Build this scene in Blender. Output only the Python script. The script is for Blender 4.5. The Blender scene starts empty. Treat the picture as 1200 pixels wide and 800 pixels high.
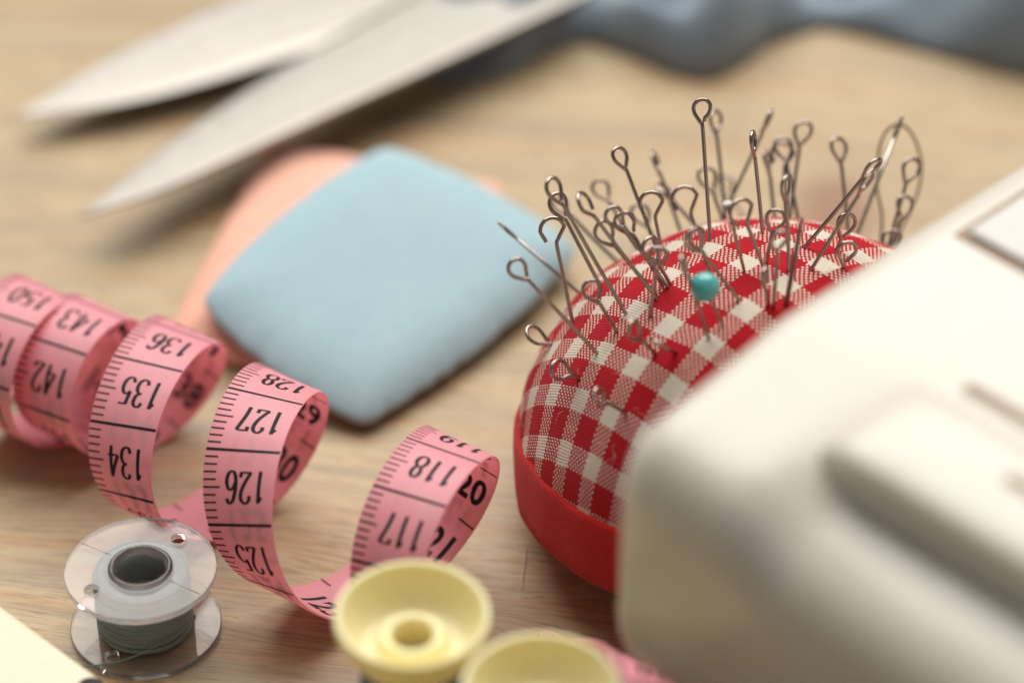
import bpy, bmesh, math, random
from mathutils import Vector, Matrix
import numpy as np
random.seed(7)
MM = 0.001
scene = bpy.context.scene
COL = scene.collection

# ------------------------------------------------------------------ camera, light, exposure
PITCH = math.radians(38.0); DIST = 455.0
cam_d = bpy.data.cameras.new('camera'); cam = bpy.data.objects.new('camera', cam_d); COL.objects.link(cam)
cam.location = Vector((0, -DIST*math.cos(PITCH), DIST*math.sin(PITCH)))*MM
cam.rotation_euler = (math.radians(90)-PITCH, 0, 0)
cam_d.sensor_width = 36; cam_d.lens = 105
cam_d.clip_start = 0.005; cam_d.clip_end = 20
cam_d.dof.use_dof = True; cam_d.dof.focus_distance = 0.403
cam_d.dof.aperture_fstop = 6.6; cam_d.dof.aperture_blades = 9
scene.camera = cam

world = bpy.data.worlds.new('World'); scene.world = world; world.use_nodes = True
bg = world.node_tree.nodes['Background']
bg.inputs[0].default_value = (1.0, 0.95, 0.89, 1); bg.inputs[1].default_value = 0.145

def area_lamp(name, loc, target, sx, sy, power, color):
    d = bpy.data.lights.new(name, 'AREA'); d.shape = 'RECTANGLE'; d.size = sx; d.size_y = sy
    d.energy = power; d.color = color
    o = bpy.data.objects.new(name, d); COL.objects.link(o); o.location = loc
    o.rotation_euler = (Vector(target)-Vector(loc)).to_track_quat('-Z', 'Y').to_euler()
    return o
area_lamp('window_light', (0.03, 0.60, 0.92), (0, 0, 0), 1.45, 1.0, 22.5, (1.0, 0.965, 0.915))

vs = scene.view_settings
vs.view_transform = 'Standard'; vs.look = 'None'; vs.exposure = 0.14; vs.gamma = 1.0
cy = scene.cycles
cy.use_denoising = True
cy.max_bounces = 20; cy.transmission_bounces = 20; cy.transparent_max_bounces = 12; cy.glossy_bounces = 6
cy.sample_clamp_indirect = 6.0

# ------------------------------------------------------------------ node helpers
class NT:
    def __init__(s, name):
        s.m = bpy.data.materials.new(name); s.m.use_nodes = True
        s.t = s.m.node_tree; s.t.nodes.clear()
        s.out = s.t.nodes.new('ShaderNodeOutputMaterial')
    def n(s, kind, **kw):
        nd = s.t.nodes.new(kind)
        for k, v in kw.items():
            if k == 'i':
                for kk, vv in v.items(): s.put(nd.inputs[kk], vv)
            else: setattr(nd, k, v)
        return nd
    def put(s, sock, v):
        if hasattr(v, 'is_linked') and hasattr(v, 'node'): s.t.links.new(v, sock)
        elif hasattr(v, 'outputs'): s.t.links.new(v.outputs[0], sock)
        else: sock.default_value = v
    def math(s, op, a, b=0.0, c=None):
        nd = s.n('ShaderNodeMath', operation=op)
        s.put(nd.inputs[0], a); s.put(nd.inputs[1], b)
        if c is not None: s.put(nd.inputs[2], c)
        return nd.outputs[0]
    def mix(s, f, a, b):
        nd = s.n('ShaderNodeMix', data_type='RGBA')
        s.put(nd.inputs[0], f); s.put(nd.inputs[6], a); s.put(nd.inputs[7], b)
        return nd.outputs[2]
    def ramp(s, f, stops):
        nd = s.n('ShaderNodeValToRGB'); e = nd.color_ramp.elements
        while len(e) < len(stops): e.new(0.5)
        for el, (p, c) in zip(e, stops): el.position = p; el.color = c if len(c) == 4 else (*c, 1)
        s.put(nd.inputs[0], f); return nd.outputs[0]
    def noise(s, vec, scale, detail=3, rough=0.5, dist=0.0):
        nd = s.n('ShaderNodeTexNoise', i={'Scale': scale, 'Detail': detail, 'Roughness': rough, 'Distortion': dist})
        if vec is not None: s.put(nd.inputs['Vector'], vec)
        return nd.outputs[0]
    def coord(s, which='Object'):
        return s.n('ShaderNodeTexCoord').outputs[which]
    def mapping(s, vec, scale=(1,1,1), rot=(0,0,0), loc=(0,0,0)):
        nd = s.n('ShaderNodeMapping'); s.put(nd.inputs[0], vec)
        nd.inputs['Scale'].default_value = scale; nd.inputs['Rotation'].default_value = rot; nd.inputs['Location'].default_value = loc
        return nd.outputs[0]
    def bump(s, h, strength=0.3, dist=0.0001):
        nd = s.n('ShaderNodeBump', i={'Strength': strength, 'Distance': dist, 'Height': h})
        return nd.outputs[0]
    def bsdf(s, **kw):
        nd = s.n('ShaderNodeBsdfPrincipled')
        for k, v in kw.items(): s.put(nd.inputs[k.replace('_', ' ')], v)
        s.t.links.new(nd.outputs[0], s.out.inputs[0]); return nd
def rgb(r, g, b): return (r, g, b, 1)
def srgb(r, g, b):
    f = lambda c: (c/255/12.92) if c/255 <= 0.04045 else ((c/255+0.055)/1.055)**2.4
    return (f(r), f(g), f(b), 1)

# ------------------------------------------------------------------ materials
def mat_wood():
    t = NT('wood'); o = t.coord()
    v = t.mapping(o, scale=(1, 1, 1), rot=(0, 0, math.radians(7)))
    warp = t.noise(t.mapping(v, scale=(9, 30, 1)), 1.0, 2, 0.5)
    sep = t.n('ShaderNodeSeparateXYZ'); t.put(sep.inputs[0], v)
    yy = t.math('ADD', sep.outputs[1], t.math('MULTIPLY', t.math('SUBTRACT', warp, 0.5), 0.022))
    cmb = t.n('ShaderNodeCombineXYZ'); t.put(cmb.inputs[0], sep.outputs[0]); t.put(cmb.inputs[1], yy)
    g = cmb.outputs[0]
    streak = t.noise(t.mapping(g, scale=(7, 95, 1)), 1.0, 4, 0.6)
    streak2 = t.noise(t.mapping(g, scale=(14, 210, 1), loc=(3, 9, 0)), 1.0, 3, 0.55)
    fine = t.noise(t.mapping(g, scale=(90, 1900, 1)), 1.0, 3, 0.7)
    pores = t.noise(t.mapping(g, scale=(240, 3600, 1)), 1.0, 2, 0.6)
    c = t.ramp(streak, [(0.30, srgb(149, 130, 101)), (0.45, srgb(174, 153, 118)), (0.56, srgb(186, 165, 129)), (0.7, srgb(156, 143, 118))])
    c = t.mix(t.ramp(streak2, [(0.52, (0,0,0)), (0.68, (.75,.75,.75))]), c, srgb(184, 144, 104))
    c = t.mix(t.ramp(streak2, [(0.30, (.7,.7,.7)), (0.46, (0,0,0))]), c, srgb(146, 134, 114))
    c = t.mix(t.ramp(fine, [(0.36, (.5,.5,.5)), (0.52, (0,0,0))]), c, srgb(118, 88, 62))
    c = t.mix(t.ramp(pores, [(0.30, (.6,.6,.6)), (0.40, (0,0,0))]), c, srgb(92, 66, 46))
    # a knot far behind the cushion
    kv = t.mapping(o, scale=(1/0.009, 1/0.014, 1), loc=(-0.0855/0.009*0.61, -0.034/0.014*1.0, 0))
    ln = t.n('ShaderNodeVectorMath', operation='LENGTH'); t.put(ln.inputs[0], kv)
    c = t.mix(t.ramp(ln.outputs['Value'], [(0.35, (.75,.75,.75)), (1.0, (0,0,0))]), c, srgb(128, 78, 50))
    h = t.math('ADD', t.math('MULTIPLY', fine, 0.7), t.math('MULTIPLY', pores, 0.5))
    t.bsdf(Base_Color=c, Roughness=t.ramp(streak, [(0.3, (.40,.40,.40)), (0.7, (.56,.56,.56))]), Normal=t.bump(h, 0.35, 0.00012), Specular_IOR_Level=0.45)
    return t.m

CHECK = 3.66            # side of one gingham check, mm
PER_CHECK = 9
def weave(t, u, v, pitch):
    """plain weave: returns (over 0/1, rounded thread height)"""
    iu = t.math('FLOOR', t.math('DIVIDE', u, pitch)); iv = t.math('FLOOR', t.math('DIVIDE', v, pitch))
    over = t.math('ABSOLUTE', t.math('MODULO', t.math('ADD', t.math('ADD', iu, iv), 2000.0), 2.0))
    over = t.math('GREATER_THAN', over, 0.5)
    su = t.math('ABSOLUTE', t.math('SINE', t.math('MULTIPLY', u, math.pi/pitch)))
    sv = t.math('ABSOLUTE', t.math('SINE', t.math('MULTIPLY', v, math.pi/pitch)))
    nm = t.n('ShaderNodeMix', data_type='FLOAT'); t.put(nm.inputs[0], over); 
    a = t.math('MULTIPLY', t.math('POWER', su, 0.6), t.math('MULTIPLY_ADD', sv, 0.5, 0.5))
    b = t.math('MULTIPLY', t.math('POWER', sv, 0.6), t.math('MULTIPLY_ADD', su, 0.5, 0.5))
    t.put(nm.inputs[2], b); t.put(nm.inputs[3], a)
    return over, nm.outputs[0]
def uv_mm(t, wob=0.16):
    uv = t.n('ShaderNodeUVMap').outputs[0]
    n = t.n('ShaderNodeTexNoise', i={'Scale': 0.22, 'Detail': 3.0}); t.put(n.inputs['Vector'], uv)
    sp = t.n('ShaderNodeSeparateXYZ'); t.put(sp.inputs[0], n.outputs['Color'])
    s = t.n('ShaderNodeSeparateXYZ'); t.put(s.inputs[0], uv)
    u = t.math('MULTIPLY_ADD', t.math('SUBTRACT', sp.outputs[0], .5), wob*4, s.outputs[0])
    v = t.math('MULTIPLY_ADD', t.math('SUBTRACT', sp.outputs[1], .5), wob*4, s.outputs[1])
    return uv, u, v
def mat_gingham():
    t = NT('gingham'); uv, u, v = uv_mm(t)
    P = 2*CHECK
    def stripe(x): return t.math('LESS_THAN', t.math('ABSOLUTE', t.math('SUBTRACT', t.math('FRACT', t.math('ADD', t.math('DIVIDE', x, P), 100.5)), 0.5)), 0.222)
    wu, wv = stripe(u), stripe(v)          # 1 = white yarn
    over, h = weave(t, u, v, CHECK/PER_CHECK)
    sel = t.n('ShaderNodeMix', data_type='FLOAT'); t.put(sel.inputs[0], over); t.put(sel.inputs[2], wv); t.put(sel.inputs[3], wu)
    tone = t.noise(uv, 1.9, 3, 0.6)
    red = t.mix(tone, srgb(166, 4, 24), srgb(202, 16, 38))
    white = t.mix(tone, srgb(214, 200, 182), srgb(240, 228, 212))
    both = t.math('MULTIPLY', wu, wv)
    isw = t.math('MAXIMUM', both, t.math('MULTIPLY', sel.outputs[0], t.math('GREATER_THAN', h, 0.52)))
    c = t.mix(isw, red, white)
    fz = t.noise(uv, 9.0, 2, 0.6)
    hh = t.math('ADD', h, t.math('MULTIPLY', fz, 0.35))
    t.bsdf(Base_Color=c, Roughness=0.9, Normal=t.bump(hh, 1.0, 0.00016), Specular_IOR_Level=0.15, Sheen_Weight=0.08, Sheen_Roughness=0.5)
    return t.m
def mat_band():
    t = NT('red_cotton'); uv, u, v = uv_mm(t, 0.1)
    rib = t.math('ABSOLUTE', t.math('SINE', t.math('MULTIPLY', v, math.pi/0.45)))
    cross = t.math('ABSOLUTE', t.math('SINE', t.math('MULTIPLY', u, math.pi/0.42)))
    n = t.noise(uv, 4.0, 3, 0.6)
    c = t.mix(n, srgb(176, 6, 8), srgb(214, 18, 16))
    h = t.math('ADD', t.math('MULTIPLY', rib, 0.8), t.math('ADD', t.math('MULTIPLY', cross, 0.35), t.math('MULTIPLY', n, 0.5)))
    t.bsdf(Base_Color=c, Roughness=0.85, Normal=t.bump(h, 1.0, 0.00018), Specular_IOR_Level=0.2, Sheen_Weight=0.2)
    return t.m
def mat_metal(name, base, rough, bscale=0, metallic=1.0):
    t = NT(name); o = t.coord()
    n = t.noise(o, 420, 3, 0.6)
    c = t.mix(n, rgb(*[x*0.72 for x in base]), rgb(*[min(1, x*1.2) for x in base]))
    r = t.math('MULTIPLY_ADD', n, 0.22, rough-0.11)
    kw = dict(Base_Color=c, Metallic=metallic, Roughness=r)
    if bscale: kw['Normal'] = t.bump(t.noise(o, bscale, 3, 0.6), 0.25, 0.00005)
    t.bsdf(**kw); return t.m
def mat_tape():
    t = NT('pink_vinyl'); o = t.coord()
    n = t.noise(o, 260, 3, 0.5)
    c = t.mix(n, srgb(255, 188, 198), srgb(255, 201, 209))
    p = t.bsdf(Base_Color=c, Roughness=0.40, Specular_IOR_Level=0.45, Normal=t.bump(t.noise(o, 1500, 2, 0.5), 0.12, 0.00005))
    tr = t.n('ShaderNodeBsdfTranslucent'); t.put(tr.inputs[0], c)
    mx = t.n('ShaderNodeMixShader'); mx.inputs[0].default_value = 0.5
    t.t.links.new(p.outputs[0], mx.inputs[1]); t.t.links.new(tr.outputs[0], mx.inputs[2]); t.t.links.new(mx.outputs[0], t.out.inputs[0])
    return t.m
def mat_plain(name, a, b, scale, rough, bump=0.0, bscale=900, spec=0.4, sss=0.0, sheen=0.0, coat=0.0):
    t = NT(name); o = t.coord()
    c = t.mix(t.noise(o, scale, 4, 0.6), a, b)
    kw = dict(Base_Color=c, Roughness=rough, Specular_IOR_Level=spec, Sheen_Weight=sheen, Coat_Weight=coat)
    if bump: kw['Normal'] = t.bump(t.noise(o, bscale, 4, 0.65), bump, 0.0002)
    if sss: kw.update(Subsurface_Weight=sss, Subsurface_Radius=(1, .8, .4), Subsurface_Scale=0.002)
    t.bsdf(**kw); return t.m
def mat_clear():
    t = NT('clear_plastic'); o = t.coord()
    r = t.math('MULTIPLY_ADD', t.noise(o, 500, 2, .5), 0.05, 0.01)
    p = t.bsdf(Base_Color=rgb(.985, .97, .965), Roughness=r, IOR=1.42, Transmission_Weight=1.0)
    d = t.n('ShaderNodeBsdfTranslucent'); d.inputs[0].default_value = (.95, .90, .88, 1)
    mx = t.n('ShaderNodeMixShader'); mx.inputs[0].default_value = 0.10
    t.t.links.new(p.outputs[0], mx.inputs[1]); t.t.links.new(d.outputs[0], mx.inputs[2]); t.t.links.new(mx.outputs[0], t.out.inputs[0])
    return t.m
def mat_chalk(name, a, b, edge):
    t = NT(name); o = t.coord()
    n = t.noise(o, 60, 5, 0.65); n2 = t.noise(o, 900, 3, 0.6)
    c = t.mix(n, a, b)
    c = t.mix(t.ramp(n2, [(0.30, (.5,.5,.5)), (0.42, (0,0,0))]), c, edge)
    t.bsdf(Base_Color=c, Roughness=0.8, Specular_IOR_Level=0.25, Normal=t.bump(t.math('ADD', n2, n), 0.3, 0.0002))
    return t.m

WOOD = mat_wood(); GING = mat_gingham(); BAND = mat_band()
PINM = mat_metal('pin_steel', (0.40, 0.335, 0.30), 0.22)
NEEDLE = mat_metal('needle_steel', (0.50, 0.46, 0.40), 0.30)
DARKPIN = mat_metal('dark_needle_steel', (0.22, 0.17, 0.15), 0.36)
BLADE = mat_metal('blade_steel', (0.32, 0.30, 0.275), 0.42, 1200, 0.92)
TAPE = mat_tape()
INK = mat_plain('black_ink', rgb(.012, .010, .011), rgb(.022, .018, .02), 900, 0.6, spec=0.15)
CLEAR = mat_clear()
THREAD = mat_plain('grey_thread', srgb(112, 122, 120), srgb(140, 150, 148), 2500, 0.85, 0.5, 6000, 0.2, sheen=0.2)
NAVY = mat_plain('navy_thread', srgb(52, 62, 84), srgb(74, 84, 106), 2500, 0.85, 0.5, 6000, 0.2, sheen=0.2)
BLUECH = mat_chalk('blue_chalk', srgb(152, 181, 192), srgb(168, 194, 202), srgb(130, 160, 176))
PINKCH = mat_chalk('pink_chalk', srgb(232, 172, 152), srgb(238, 186, 166), srgb(216, 148, 130))
YELLOW = mat_plain('yellow_plastic', srgb(238, 226, 172), srgb(244, 234, 188), 300, 0.38, 0.1, 700, 0.45, sss=0.5)
WHITEP = mat_plain('white_plastic', srgb(208, 201, 188), srgb(216, 210, 198), 120, 0.34, 0.05, 1500, 0.5, coat=0.15)
CREAM = mat_plain('cream_plastic', srgb(222, 210, 182), srgb(230, 219, 194), 150, 0.4, 0.06, 1500, 0.45)
GREYP = mat_plain('grey_metal_plate', srgb(196, 192, 186), srgb(210, 206, 200), 300, 0.35, 0.05, 1500, 0.5)
DARKP = mat_plain('dark_plastic', srgb(30, 26, 26), srgb(44, 38, 36), 300, 0.4)
BROWNP = mat_plain('taupe_seat_and_slot_shade', srgb(140, 116, 92), srgb(152, 128, 104), 300, 0.5)  # plate seat; also paints the shade inside the latch slots
CLOTH = mat_plain('blue_grey_cloth', srgb(122, 140, 156), srgb(142, 158, 172), 90, 0.9, 0.5, 2600, 0.2, sheen=0.4)
BEADM = mat_plain('turquoise_bead', srgb(52, 158, 160), srgb(104, 196, 190), 700, 0.18, 0.08, 900, 0.5, coat=0.4)
LINT = mat_plain('lint_fibre', srgb(216, 150, 150), srgb(240, 214, 206), 800, 0.9)
NTHR = mat_plain('olive_thread', srgb(96, 84, 62), srgb(120, 106, 80), 2500, 0.85)

# ------------------------------------------------------------------ mesh helpers (all lengths in mm)
def mesh_obj(name, verts, faces, mat, parent=None, smooth=True, uvs=None):
    me = bpy.data.meshes.new(name)
    me.from_pydata([(x*MM, y*MM, z*MM) for x, y, z in verts], [], faces)
    me.materials.append(mat)
    if smooth: me.shade_smooth()
    if uvs is not None:
        l = me.uv_layers.new(name='UVMap')
        for lp in me.loops: l.data[lp.index].uv = uvs[lp.vertex_index]
    me.update()
    o = bpy.data.objects.new(name, me); COL.objects.link(o)
    if parent is not None: o.parent = parent
    return o
def empty(name, loc=(0,0,0)):
    o = bpy.data.objects.new(name, None); COL.objects.link(o)
    o.empty_display_size = 0.005; o.location = Vector(loc)*MM; return o
def tag(o, label=None, cat=None, group=None, kind=None):
    if label: o['label'] = label
    if cat: o['category'] = cat
    if group: o['group'] = group
    if kind: o['kind'] = kind
    return o
def tube(path, r, n=8, cap=True, taper=None):
    P = [Vector(p) for p in path]; N = len(P)
    T = []
    for i in range(N):
        a = P[max(0, i-1)]; b = P[min(N-1, i+1)]; T.append((b-a).normalized())
    ref = Vector((0,0,1)) if abs(T[0].z) < 0.9 else Vector((1,0,0))
    nrm = (ref - T[0]*ref.dot(T[0])).normalized()
    V, Fc = [], []
    for i in range(N):
        if i:
            nrm = (nrm - T[i]*nrm.dot(T[i])).normalized()
        b = T[i].cross(nrm); rr = r if taper is None else r*taper(i/(N-1))
        for k in range(n):
            a = 2*math.pi*k/n; V.append(tuple(P[i] + (nrm*math.cos(a) + b*math.sin(a))*rr))
    for i in range(N-1):
        for k in range(n):
            k2 = (k+1) % n; Fc.append((i*n+k, i*n+k2, (i+1)*n+k2, (i+1)*n+k))
    if cap: Fc.append(tuple(range(n))[::-1]); Fc.append(tuple((N-1)*n+k for k in range(n)))
    return V, Fc
def join(parts):
    V, Fc = [], []
    for v, f in parts:
        o = len(V); V += list(v); Fc += [tuple(i+o for i in q) for q in f]
    return V, Fc
def lathe(prof, n=64, closed=False):
    V, Fc = [], []; m = len(prof)
    for r, z in prof:
        for k in range(n):
            a = 2*math.pi*k/n; V.append((r*math.cos(a), r*math.sin(a), z))
    rng = range(m) if closed else range(m-1)
    for i in rng:
        j = (i+1) % m
        for k in range(n):
            k2 = (k+1) % n; Fc.append((i*n+k, i*n+k2, j*n+k2, j*n+k))
    return V, Fc
def smooth_path(pts, k=6):
    out = []; n = len(pts); P = [np.array(p, float) for p in pts]
    for i in range(n-1):
        p0 = P[max(i-1, 0)]; p1 = P[i]; p2 = P[i+1]; p3 = P[min(i+2, n-1)]
        for j in range(k):
            t = j/k; out.append(tuple(0.5*((2*p1)+(-p0+p2)*t+(2*p0-5*p1+4*p2-p3)*t*t+(-p0+3*p1-3*p2+p3)*t**3)))
    out.append(tuple(P[-1])); return out
def bevel_mesh(o, width_mm, seg=3, angle=30):
    md = o.modifiers.new('bevel', 'BEVEL'); md.width = width_mm*MM; md.segments = seg
    md.limit_method = 'ANGLE'; md.angle_limit = math.radians(angle); return o

# ------------------------------------------------------------------ the table
def table():
    x0, x1, y0, y1, h = -260, 260, -230, 320, 18
    V = [(x0,y0,-h),(x1,y0,-h),(x1,y1,-h),(x0,y1,-h),(x0,y0,0),(x1,y0,0),(x1,y1,0),(x0,y1,0)]
    F = [(3,2,1,0),(4,5,6,7),(0,1,5,4),(1,2,6,5),(2,3,7,6),(3,0,4,7)]
    o = mesh_obj('tabletop', V, F, WOOD, smooth=False)
    tag(o, 'pale brown wooden tabletop with grey and orange grain streaks', kind='structure')
table()

# ------------------------------------------------------------------ the pincushion
CU = dict(org=(36.02, -40.78, 3.63), R=34.656, H=39.394, e=2.474, Rb=23.446, z1=5.385, tx=0.136, ty=-0.076)
BAND_TOP = 15.0
Mrot = (Matrix(((math.cos(CU['ty']), 0, math.sin(CU['ty'])), (0,1,0), (-math.sin(CU['ty']), 0, math.cos(CU['ty'])))) @
        Matrix(((1,0,0), (0, math.cos(CU['tx']), math.sin(CU['tx'])), (0, -math.sin(CU['tx']), math.cos(CU['tx'])))))
def cu_r(z):
    if z >= CU['z1']:
        u = min(1, (z-CU['z1'])/(CU['H']-CU['z1'])); return CU['R']*math.sqrt(max(0, 1-u**CU['e']))
    return CU['Rb'] + (CU['R']-CU['Rb'])*math.sin(z/CU['z1']*math.pi/2)
def pincushion():
    root = empty('pincushion', CU['org']); root.rotation_euler = Mrot.to_euler()
    tag(root, 'round red and white gingham pincushion with a red cloth band', 'pincushion')
    # dome: rings from the top down, a little lumpy, UV = cloth coordinates in mm
    NR, NT_ = 70, 160
    us = [(i/NR) for i in range(NR+1)]
    rings = []; s = 0; prev = None
    for i, q in enumerate(us):
        uu = (1-q)**1.0
        # finer near the top
        uz = 1-(q**2)*(1-(13.2-CU['z1'])/(CU['H']-CU['z1']))
        z = CU['z1']+uz*(CU['H']-CU['z1']); r = cu_r(z)
        if prev: s += math.hypot(r-prev[0], z-prev[1])
        prev = (r, z); rings.append((r, z, s))
    rot = math.radians(41.5); V = []; UV = []
    c0, s0 = math.cos(rot), math.sin(rot)
    px, py = -12.8, -11.7
    pu, pv = px*c0+py*s0, -px*s0+py*c0
    for r, z, s in rings:
        for k in range(NT_):
            a = 2*math.pi*k/NT_
            lump = 0.22*math.sin(3*a+z*0.25)+0.14*math.sin(7*a-z*0.4+1)+(0.22*math.sin(23*a)+.14*math.sin(37*a+2))*math.exp(-max(0, z-13)/2.6)
            rr = r + lump*min(1, r/12)
            V.append((rr*math.cos(a), rr*math.sin(a), z+0.15*math.sin(5*a+r*0.3)*min(1, r/8)))
            x, y = s*math.cos(a), s*math.sin(a)
            UV.append((x*c0+y*s0-pu, -x*s0+y*c0-pv))
    F = []
    for i in range(NR):
        for k in range(NT_):
            k2 = (k+1) % NT_
            F.append((i*NT_+k, (i+1)*NT_+k, (i+1)*NT_+k2, i*NT_+k2))
    mesh_obj('dome', V, F, GING, root, uvs=UV)
    # band: a folded strip, slightly proud of the dome, its top edge a little uneven
    zs = [0.9, 1.3, 2.2, 3.4, 5, 7, 9, 11, 13, 14.2, 14.8, 15.0, 14.6, 13.2]
    V = []; UV = []; F = []; NB = 200
    for i, z in enumerate(zs):
        for k in range(NB):
            a = 2*math.pi*k/NB
            w = 0.30*math.sin(4*a+.6)+0.16*math.sin(9*a)+.08*math.sin(31*a)
            zz = z + w*(z/15.0)
            off = (0.15, .45, .62, .7, .72, .72, .7, .68, .66, .62, .5, .25, -.1, -.5)[i]
            r = cu_r(min(z, CU['H'])) + off + 0.10*math.sin(11*a+z*.3) + 0.07*math.sin(23*a)
            V.append((r*math.cos(a), r*math.sin(a), zz)); UV.append((a*33.0, z))
    for i in range(len(zs)-1):
        for k in range(NB):
            k2 = (k+1) % NB; F.append((i*NB+k, i*NB+k2, (i+1)*NB+k2, (i+1)*NB+k))
    mesh_obj('band', V, F, BAND, root, uvs=UV)
    # gingham underside
    V, F = lathe([(0.01, 0.05), (12, 0.02), (20, 0.02), (CU['Rb']-.3, 0.12), (CU['Rb']+1.2, 0.5), (CU['Rb']+2.6, 1.1), (CU['Rb']+4, 1.7)], 120)
    mesh_obj('underside', V, [f[::-1] for f in F], GING, root, uvs=[(x, y) for x, y, z in V])
    # stray lint on the cloth
    rl = random.Random(9); parts = []
    for _ in range(150):
        a = rl.uniform(2.6, 5.6); z = rl.uniform(16, 36); r = cu_r(z)+.25; p = Vector((r*math.cos(a), r*math.sin(a), z))
        d1 = Vector((rl.uniform(-1, 1), rl.uniform(-1, 1), rl.uniform(-1, 1))); nrm = Vector((p.x, p.y, (z-8)*.9)).normalized(); d1 -= nrm*d1.dot(nrm)*.6; d1.normalize()
        d2 = d1.cross(nrm)*rl.uniform(-.6, .6); L = rl.uniform(.8, 2.6)
        parts.append(tube([tuple(p-nrm*.15), tuple(p+d1*L*.3+nrm*.12), tuple(p+d1*L*.7+d2*L*.4+nrm*.16), tuple(p+d1*L*.9+d2*L+nrm*.1)], .022, 4))
    o = mesh_obj('lint', *join(parts), LINT, root); tag(o, kind='stuff')
pincushion()

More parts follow.
